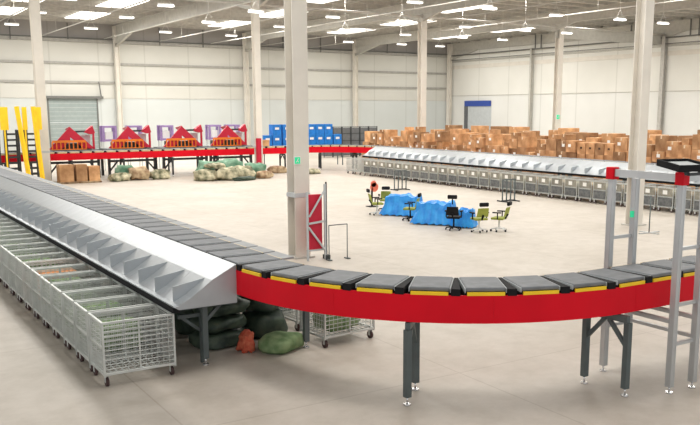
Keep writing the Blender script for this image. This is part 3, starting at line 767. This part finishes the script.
chair(18.8, 22.35, 2.9, 'white based lime swivel chair at the right end of the desks', 'lime')
chair(19.5, 22.1, -2.6, 'lime swivel chair with black headrest, farthest right of the chairs', 'lime', 'whitep', 0.98)
r = empty('paddle_sign', (19.85, 30.9, 0)); tag(r, 'round salmon red paddle sign on a black post, left of the chairs', 'sign')
MB().bar((0,0,0.02), (0,0,0.85), 0.06).box(-0.2, 0.2, -0.2, 0.2, 0, 0.03).build('post', 'black', r)
MB().cyl((0.12,-0.03,0.85), (0.12,0.02,0.85), 0.2, n=24).cyl((0.08,-0.03,1.0), (0.08,0.02,1.0), 0.14, n=20).build('disc', 'salmon', r)

# ------------------------------------------------------------------ feeding stations behind the back conveyor
def make_station():
    r = empty('feeding_station')
    x0 = 0.0
    MB().prism([(-1.28, -0.35, 1.80), (0.0, -0.35, 3.15), (0.0, -0.35, 2.35), (-0.55, -0.35, 1.80)], (0, 0.12, 0)).build('hood_side', 'dred', r)
    MB().prism([(0.0, -0.35, 3.15), (1.42, -0.35, 1.82), (0.82, -0.35, 1.82), (0.0, -0.35, 2.55)], (0, 0.12, 0)).build('hood_side', 'dred', r)
    MB().prism([(0.0, -0.2, 3.15), (0.0, 0.9, 3.0), (1.42, 0.9, 1.7), (1.42, -0.2, 1.82)], (0.03, 0, 0.03)).build('hood_roof', 'dred', r)
    f = MB()
    f.bar((-1.1, -0.45, 2.28), (0.9, -0.45, 2.28), 0.05, 0.14).bar((-1.1, -0.45, 1.80), (0.9, -0.45, 1.80), 0.05)
    for k in range(9): f.bar((-1.1+0.25*k, -0.45, 1.78), (-1.1+0.25*k, -0.45, 2.25), 0.06)
    f.build('fence', 'orange', r)
    MB().box(-0.9, 0.7, -0.1, 0.6, 1.76, 2.15).build('drive_unit', 'dark', r)
    MB().bar((0.35, 0.1, 2.85), (1.35, 0.1, 2.88), 0.08, 0.12).build('link_bar', 'dark', r)
    MB().prism([(0.95, 0.0, 2.82), (1.48, 0.0, 3.22), (1.62, 0.0, 2.75), (1.35, 0.0, 2.68)], (0, 0.4, 0)).build('small_hood', 'dred', r)
    MB().bar((1.52, 0.1, 1.76), (1.52, 0.1, 2.8), 0.11).build('hood_post', 'dred', r)
    MB().box(0.85, 1.42, 0.5, 0.54, 1.76, 2.65).build('side_screen', 'greypanel', r)
    MB().box(-1.45, 1.7, -0.6, 1.2, 1.66, 1.76).build('deck', 'leg', r)
    for sx in (-1.35, 1.6):
        for sy in (-0.5, 1.1): MB().bar((sx, sy, 0), (sx, sy, 1.66), 0.15).build('leg', 'dark', r)
    MB().bar((-1.35, -0.5, 1.0), (1.6, -0.5, 1.0), 0.14).bar((-1.35, -0.5, 0.35), (-0.8, -0.5, 1.0), 0.09).bar((1.6, -0.5, 0.35), (1.05, -0.5, 1.0), 0.09).build('brace', 'dark', r)
    return proto(r)
st = make_station()
for k, (x, d) in enumerate(((12.6, 'feeding station with peaked red hood in front of the grey roller door'), (16.2, 'feeding station with peaked red hood, second from the left'),
                       (19.75, 'feeding station with peaked red hood, third from the left'), (23.0, 'feeding station with peaked red hood next to the red boxed column'))):
    st.place((x, 54.35, 0), 0, d, 'feeding station')

# yellow beams and dark lattice towers at far left
def tower(x, y, w, label):
    r = empty('lattice_tower', (x, y, 0)); tag(r, label, 'tower')
    for sx in (-w/2, w/2):
        for sy in (-0.3, 0.3): MB().bar((sx, sy, 0), (sx, sy, 3.1), 0.09).build('post', 'dark', r)
    k = 0; z = 0.3
    while z < 3.1:
        for q in (-0.3, 0.3): MB().bar((-w/2, q, z), (w/2, q, z), 0.05, 0.09).build('rung', 'dark', r)
        z += 0.32
    return r
tower(8.68, 50.75, 0.62, 'dark steel lattice tower behind the left yellow ramp beam')
tower(9.72, 50.75, 0.58, 'dark steel lattice tower behind the right yellow ramp beam')
tower(7.75, 50.75, 0.45, 'narrow dark lattice tower at the left edge of the photo')
def ybeam(x0, x1, label):
    o = MB().bar((0, 0, 0.02), (x0-x1, 0.25, 4.38), 0.24, 0.10, up=(0,1,0)).bar((0.02, -0.07, 0.05), (x0-x1+0.02, 0.18, 4.38), 0.05, 0.06, up=(0,1,0)).build('ramp_beam', 'yellow')
    o.location = (x1, 49.75, 0); tag(o, label, 'beam')
ybeam(8.92, 9.32, 'leaning yellow ramp beam left of the first column')
ybeam(9.78, 10.0, 'leaning yellow ramp beam close beside the first column')
for x, w_, d in ((8.28, 0.42, 'yellow flat panel on a tower at the left edge'), (9.35, 0.24, 'yellow flat panel between the two leaning yellow beams'), (10.05, 0.36, 'yellow flat panel beside the first column')):
    o = MB().box(-w_/2, w_/2, -0.05, 0.05, 0, 1.25).box(-w_/2+0.05, -w_/2+0.1, 0.05, 0.1, 0, 1.25).box(w_/2-0.1, w_/2-0.05, 0.05, 0.1, 0, 1.25).bar((0, 0.02, -3.1), (0, 0.02, 0), 0.08).build('yellow_panel', 'yellow')
    o.location = (x, 50.25, 3.1); tag(o, d, 'panel')

# cartons and sacks on the inner floor by the back conveyor
CART = {}
def carton(x, y, z, sx, sy, sz, rot, label, group=None, face=False, lab=False, mat_='carton', holes=False):
    r = MB().box(-sx/2, sx/2, -sy/2, sy/2, 0, sz).build('carton', mat_, bevel=0.012)
    r.location = (x, y, z); r.rotation_euler = (0,0,rot); tag(r, label, 'box', group)
    if face:
        MB().box(-sx/2-0.004, sx/2+0.004, -0.04, 0.04, sz, sz+0.004).box(-sx/2-0.006, -sx/2-0.002, -0.04, 0.04, sz-0.15, sz+0.004).build('tape', 'tape', r)
    if lab:
        q = random.uniform(-0.15, 0.15); MB().box(-sx/2-0.008, -sx/2-0.001, q-0.10, q+0.10, sz*0.45, sz*0.45+0.16).build('paper_label', 'paper', r)
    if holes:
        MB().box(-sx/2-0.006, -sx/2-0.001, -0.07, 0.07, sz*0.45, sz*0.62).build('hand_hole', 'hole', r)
    return r
for x, d in ((11.4, 'carton, leftmost of the three on a pallet at the first column'), (12.25, 'carton in the middle of the three on a pallet'), (12.98, 'carton, rightmost and lowest of the three on a pallet')):
    carton(x, 50.55, 0.1, 0.80 if x < 12 else 0.62, 0.7, 0.98 if x < 12.6 else 0.86, random.uniform(-.03,.03), d, None, True)
r = empty('pallet', (12.2, 50.55, 0)); tag(r, 'low pallet under the three cartons at the first column', 'pallet')
mb = MB()
for k in range(3): mb.box(-1.2, 1.15, -0.4+0.35*k, -0.3+0.35*k, 0, 0.07)
mb.build('runner', 'brownsack', r); MB().box(-1.2, 1.15, -0.45, 0.45, 0.07, 0.098).build('board', 'brownsack', r)
sk = [((14.5,50.55,0),(0.62,0.42,0.26),'camo','flat cream and olive sack beside the three cartons'), ((15.75,50.7,0),(0.58,0.42,0.42),'brownsack','brown patterned sack, second beside the three cartons'),
      ((15.1,51.45,0),(0.5,0.28,0.48),'mint','pale green sack behind the flat cream one'), ((17.0,50.6,0),(0.6,0.42,0.3),'camo','cream and olive sack under the second feeding station'),
      ((18.9,47.9,0),(0.66,0.5,0.36),'camo','cream and olive sack, left of the big sack heap'), ((20.15,47.6,0),(0.66,0.55,0.44),'camo','large creased olive sack in front of the big heap'),
      ((21.4,48.0,0),(0.62,0.55,0.40),'camo','olive sack at the right of the big heap'), ((19.6,49.1,0),(0.7,0.52,0.58),'mint','pale green sack at the back of the big heap'),
      ((21.1,49.2,0),(0.75,0.52,0.60),'mint','tall pale green sack behind the olive sacks of the heap'), ((22.6,48.9,0),(0.62,0.5,0.46),'mint','pale green sack by the red boxed column'),
      ((19.5,47.8,0.74),(0.55,0.42,0.16),'camo','olive sack lying on top of the big heap'), ((20.9,46.75,0),(0.7,0.24,0.13),'sackd','thin dark sack at the front foot of the big heap'),
      ((22.65,47.7,0),(0.5,0.4,0.24),'brownsack','small brown sack at the right end of the heap'),
      ((25.3,51.2,0),(0.6,0.4,0.26),'brownsack','brown sack just right of the red boxed column'), ((26.9,49.3,0),(0.55,0.38,0.18),'camo','small flat sack on the floor behind the near column')]
for c, r_, m, d in sk: sack(c, r_, m, d, rot=random.uniform(-0.3,0.3), amp=0.42)
# a loose parcel on the back conveyor
carton(24.95, 52.55, 1.752, 0.7, 0.5, 0.42, 0.1, 'yellowish brown parcel riding on the back conveyor beside the column', None, True)

# blue crates behind the back conveyor
def make_crate():
    r = empty('blue_crate')
    MB().box(-0.34, 0.34, -0.3, 0.3, 0, 0.70).box(-0.35, 0.35, -0.31, 0.31, 0.70, 0.765).box(-0.35,-0.31,-0.31,0.31,0,0.70).box(0.31,0.35,-0.31,0.31,0,0.70).build('body', 'blue', r)
    MB().box(-0.16, 0.16, -0.318, -0.312, 0.40, 0.56).build('label_plate', 'paper', r)
    return proto(r)
cr = make_crate()
for x0, x1, d in ((26.55, 29.05, 'grey steel platform carrying blue crates left of the near column'), (30.2, 33.3, 'grey steel platform carrying blue crates right of the near column')):
    r = empty('steel_platform', (x0, 56.3, 0)); tag(r, d, 'platform')
    MB().box(0, x1-x0, -0.45, 0.45, 1.50, 1.598).build('deck', 'leg', r)
    for px in (0.06, x1-x0-0.06):
        for py in (-0.38, 0.38): MB().bar((px, py, 0), (px, py, 1.5), 0.06).build('leg', 'leg', r)
ci = 0
for x0, nz, pl in ((26.95, 1, 'left'), (27.72, 2, 'left'), (28.55, 2, 'left'), (30.6, 2, 'right'), (31.33, 2, 'right'), (32.06, 2, 'right'), (32.85, 1, 'right')):
    for j in range(nz):
        cr.place((x0, 56.3, 1.60+j*0.767), 0, 'blue crate, %s layer, on the platform %s of the near column' % ('lower' if j == 0 else 'upper', pl), 'crate', 'blue crates %s of the near column, layer %d' % (pl, j+1))
# lilac racks
def rack(x, label):
    r = empty('lilac_rack', (x, 60, 0)); tag(r, label, 'rack')
    for sx in (-0.42, 0.42):
        for sy in (-0.3, 0.3):
                MB().bar((sx, sy, 0), (sx, sy, 2.0), 0.06).build('post', 'greypanel', r)
                MB().bar((sx, sy, 2.0), (sx, sy, 3.1), 0.15).build('upper_post', 'purple', r)
    for z in (2.02, 2.96): MB().box(-0.42, 0.42, -0.35, 0.35, z, z+0.14).build('shelf', 'purple', r)
    MB().box(-0.25, 0.25, -0.2, 0.2, 2.165, 2.7).build('white_bin', 'whitep', r)
for x, d in ((16.6, 'lilac rack behind the second feeding station'), (18.4, 'lilac rack between the second and third feeding stations'), (20.7, 'lilac rack behind the third feeding station'), (24.4, 'lilac rack left of the red boxed column, behind the last station'), (26.1-0.2, 'lilac rack just behind the red boxed column')): rack(x, d)
# dark grey mesh containers
for k in range(6):
    x = 37.5+0.95*k; r = empty('mesh_container', (x, 66, 0)); tag(r, 'dark grey mesh container before the back wall, %s from the left' % nth(k), 'container', 'dark mesh containers at the back wall')
    MB().box(-0.43, 0.43, -0.4, 0.4, 0.15, 2.6).build('body', 'mesh_grey', r)
    mb = MB()
    for sx in (-0.44, 0.44): mb.bar((sx, -0.42, 0), (sx, -0.42, 2.72), 0.06)
    for z in (0.15, 0.8, 1.45, 2.1, 2.68): mb.bar((-0.44, -0.42, z), (0.44, -0.42, z), 0.05)
    mb.build('frame', 'dark', r)
# wall mounted small dark unit near blue crates
# ------------------------------------------------------------------ big carton stacks behind the far bank
def clab(y, z, top, h, kind, row):
    lay = 'on the floor' if z < 0.01 else ('topmost' if z+h*1.6 > top else 'mid stack')
    where = 'right of the gantry column' if y < 28.4 else ('right of the green sign' if y < 34 else ('below the green sign' if y < 40 else ('before the blue topped door' if y < 46 else 'at the left end')))
    return '%s %s in the %s, %s' % (kind, lay, row, where)
cnt = 0
yy = 24.2
while yy < 51.5:
    perf = 29.0 < yy < 32.2
    w_ = 0.62 if perf else random.uniform(0.66, 0.9)
    z = 0; target = 2.5 if perf else random.choice((1.9, 2.2, 2.4, 2.5)) 
    if yy < 28.4: target = 2.75
    while z < target-0.25:
        h_ = 0.62 if perf else random.uniform(0.5, 0.8)
        carton(34.35+(0 if perf else random.uniform(-0.12, 0.12)), yy+w_/2, z, 0.8, w_-0.03, h_-0.006, 0 if perf else random.uniform(-.03,.03),
               clab(yy, z, target, h_, 'carton with hand holes', 'front row') if perf else clab(yy, z, target, h_, 'brown carton', 'front row'),
               'cartons with hand holes' if perf else 'cartons in the front row of stacks', not perf and random.random() < 0.7, (not perf) and random.random() < 0.5, 'carton', perf)
        z += h_; cnt += 1
    yy += w_+0.02
yy = 26.0
while yy < 57.5:
    w_ = random.uniform(0.85, 1.1); z = 0; tz = random.choice((2.4, 2.65, 2.9)) if yy < 46 else random.choice((2.2, 2.35, 2.5))
    n_ = 3; hs = tz/n_
    for j in range(n_):
        carton(37.0+random.uniform(-0.2, 0.2), yy+w_/2, z, 1.0, w_-0.04, hs-0.006, random.uniform(-.02,.02), clab(yy, z, tz, hs, 'brown carton', 'second row'), 'cartons in the second row of stacks', random.random() < 0.6, j == 2 and random.random() < 0.6)
        z += hs; cnt += 1
    yy += w_+0.05
yy = 30.0
while yy < 52:
    w_ = random.uniform(0.8, 1.3); hs = random.choice((2.5, 2.7, 2.9, 3.05))/3
    if random.random() < 0.75:
        for j in range(3):
            carton(40.2+random.uniform(-0.3, 0.3), yy+w_/2, j*hs, 1.0, w_-0.04, hs-0.006, random.uniform(-.03,.03), clab(yy, j*hs, 3*hs, hs, 'brown carton', 'rearmost row'), 'cartons in the rearmost row of stacks', random.random() < 0.6); cnt += 1
    yy += w_+0.1
# small loose cartons thrown on top of the front row
tops = {}
for o in list(COL.objects):
    if o.name.startswith('carton') and o.parent is None and abs(o.location.x-34.35) < 0.2 and 24 < o.location.y < 52:
        zt = o.location.z+max(v.co.z for v in o.data.vertices); q = round(o.location.y, 2)
        if zt > 1.9 and zt > tops.get(q, (0,))[0]: tops[q] = (zt, o.location.x)
for q, (zt, xx) in sorted(tops.items()):
    if 29.0 < q < 32.4 or random.random() < 0.45: continue
    hh = random.uniform(0.2, 0.38)
    carton(xx+random.uniform(-0.1, 0.15), q, zt+0.004, random.uniform(0.4, 0.7), random.uniform(0.4, 0.62), hh, random.uniform(-0.25, 0.25), 'small loose carton thrown on top of the front row of stacks', 'loose cartons on the front row', random.random() < 0.5); cnt += 1
print('cartons', cnt)

# ------------------------------------------------------------------ hanging lamps
def make_lamp():
    r = empty('hanging_lamp')
    MB().prism([(-0.44, -0.17, 0), (-0.44, -0.07, 0.09), (-0.44, 0.07, 0.09), (-0.44, 0.17, 0)], (0.88, 0, 0)).build('housing', 'whitep', r)
    MB().box(-0.42, 0.42, -0.15, 0.15, -0.06, -0.002).build('diffuser', 'tube', r)
    MB().cyl((-0.3, 0, 0.09), (0, 0, 0.6), 0.012, n=6).cyl((0.3, 0, 0.09), (0, 0, 0.6), 0.012, n=6).cyl((0, 0, 0.6), (0, 0, 2.6), 0.012, n=6).build('suspension_wire', 'pipe', r)
    return proto(r)
lamp = make_lamp()
LX = (11.0, 16.2, 21.6, 26.8, 32.0, 37.6, 42.8, 47.0)
for y in (62, 53.6, 46.4, 37.7):
    for x in LX:
        if (y > 60 and x in (32.0,)) or (y < 40 and x < 20): continue
        yy = y+(0.4 if x in (37.6,) else 0)
        lamp.place((x+0.15, yy, 9.85), 0.0, 'white fluorescent lamp hanging from the roof on thin wires', 'ceiling lamp', 'white lamps hanging from the roof')
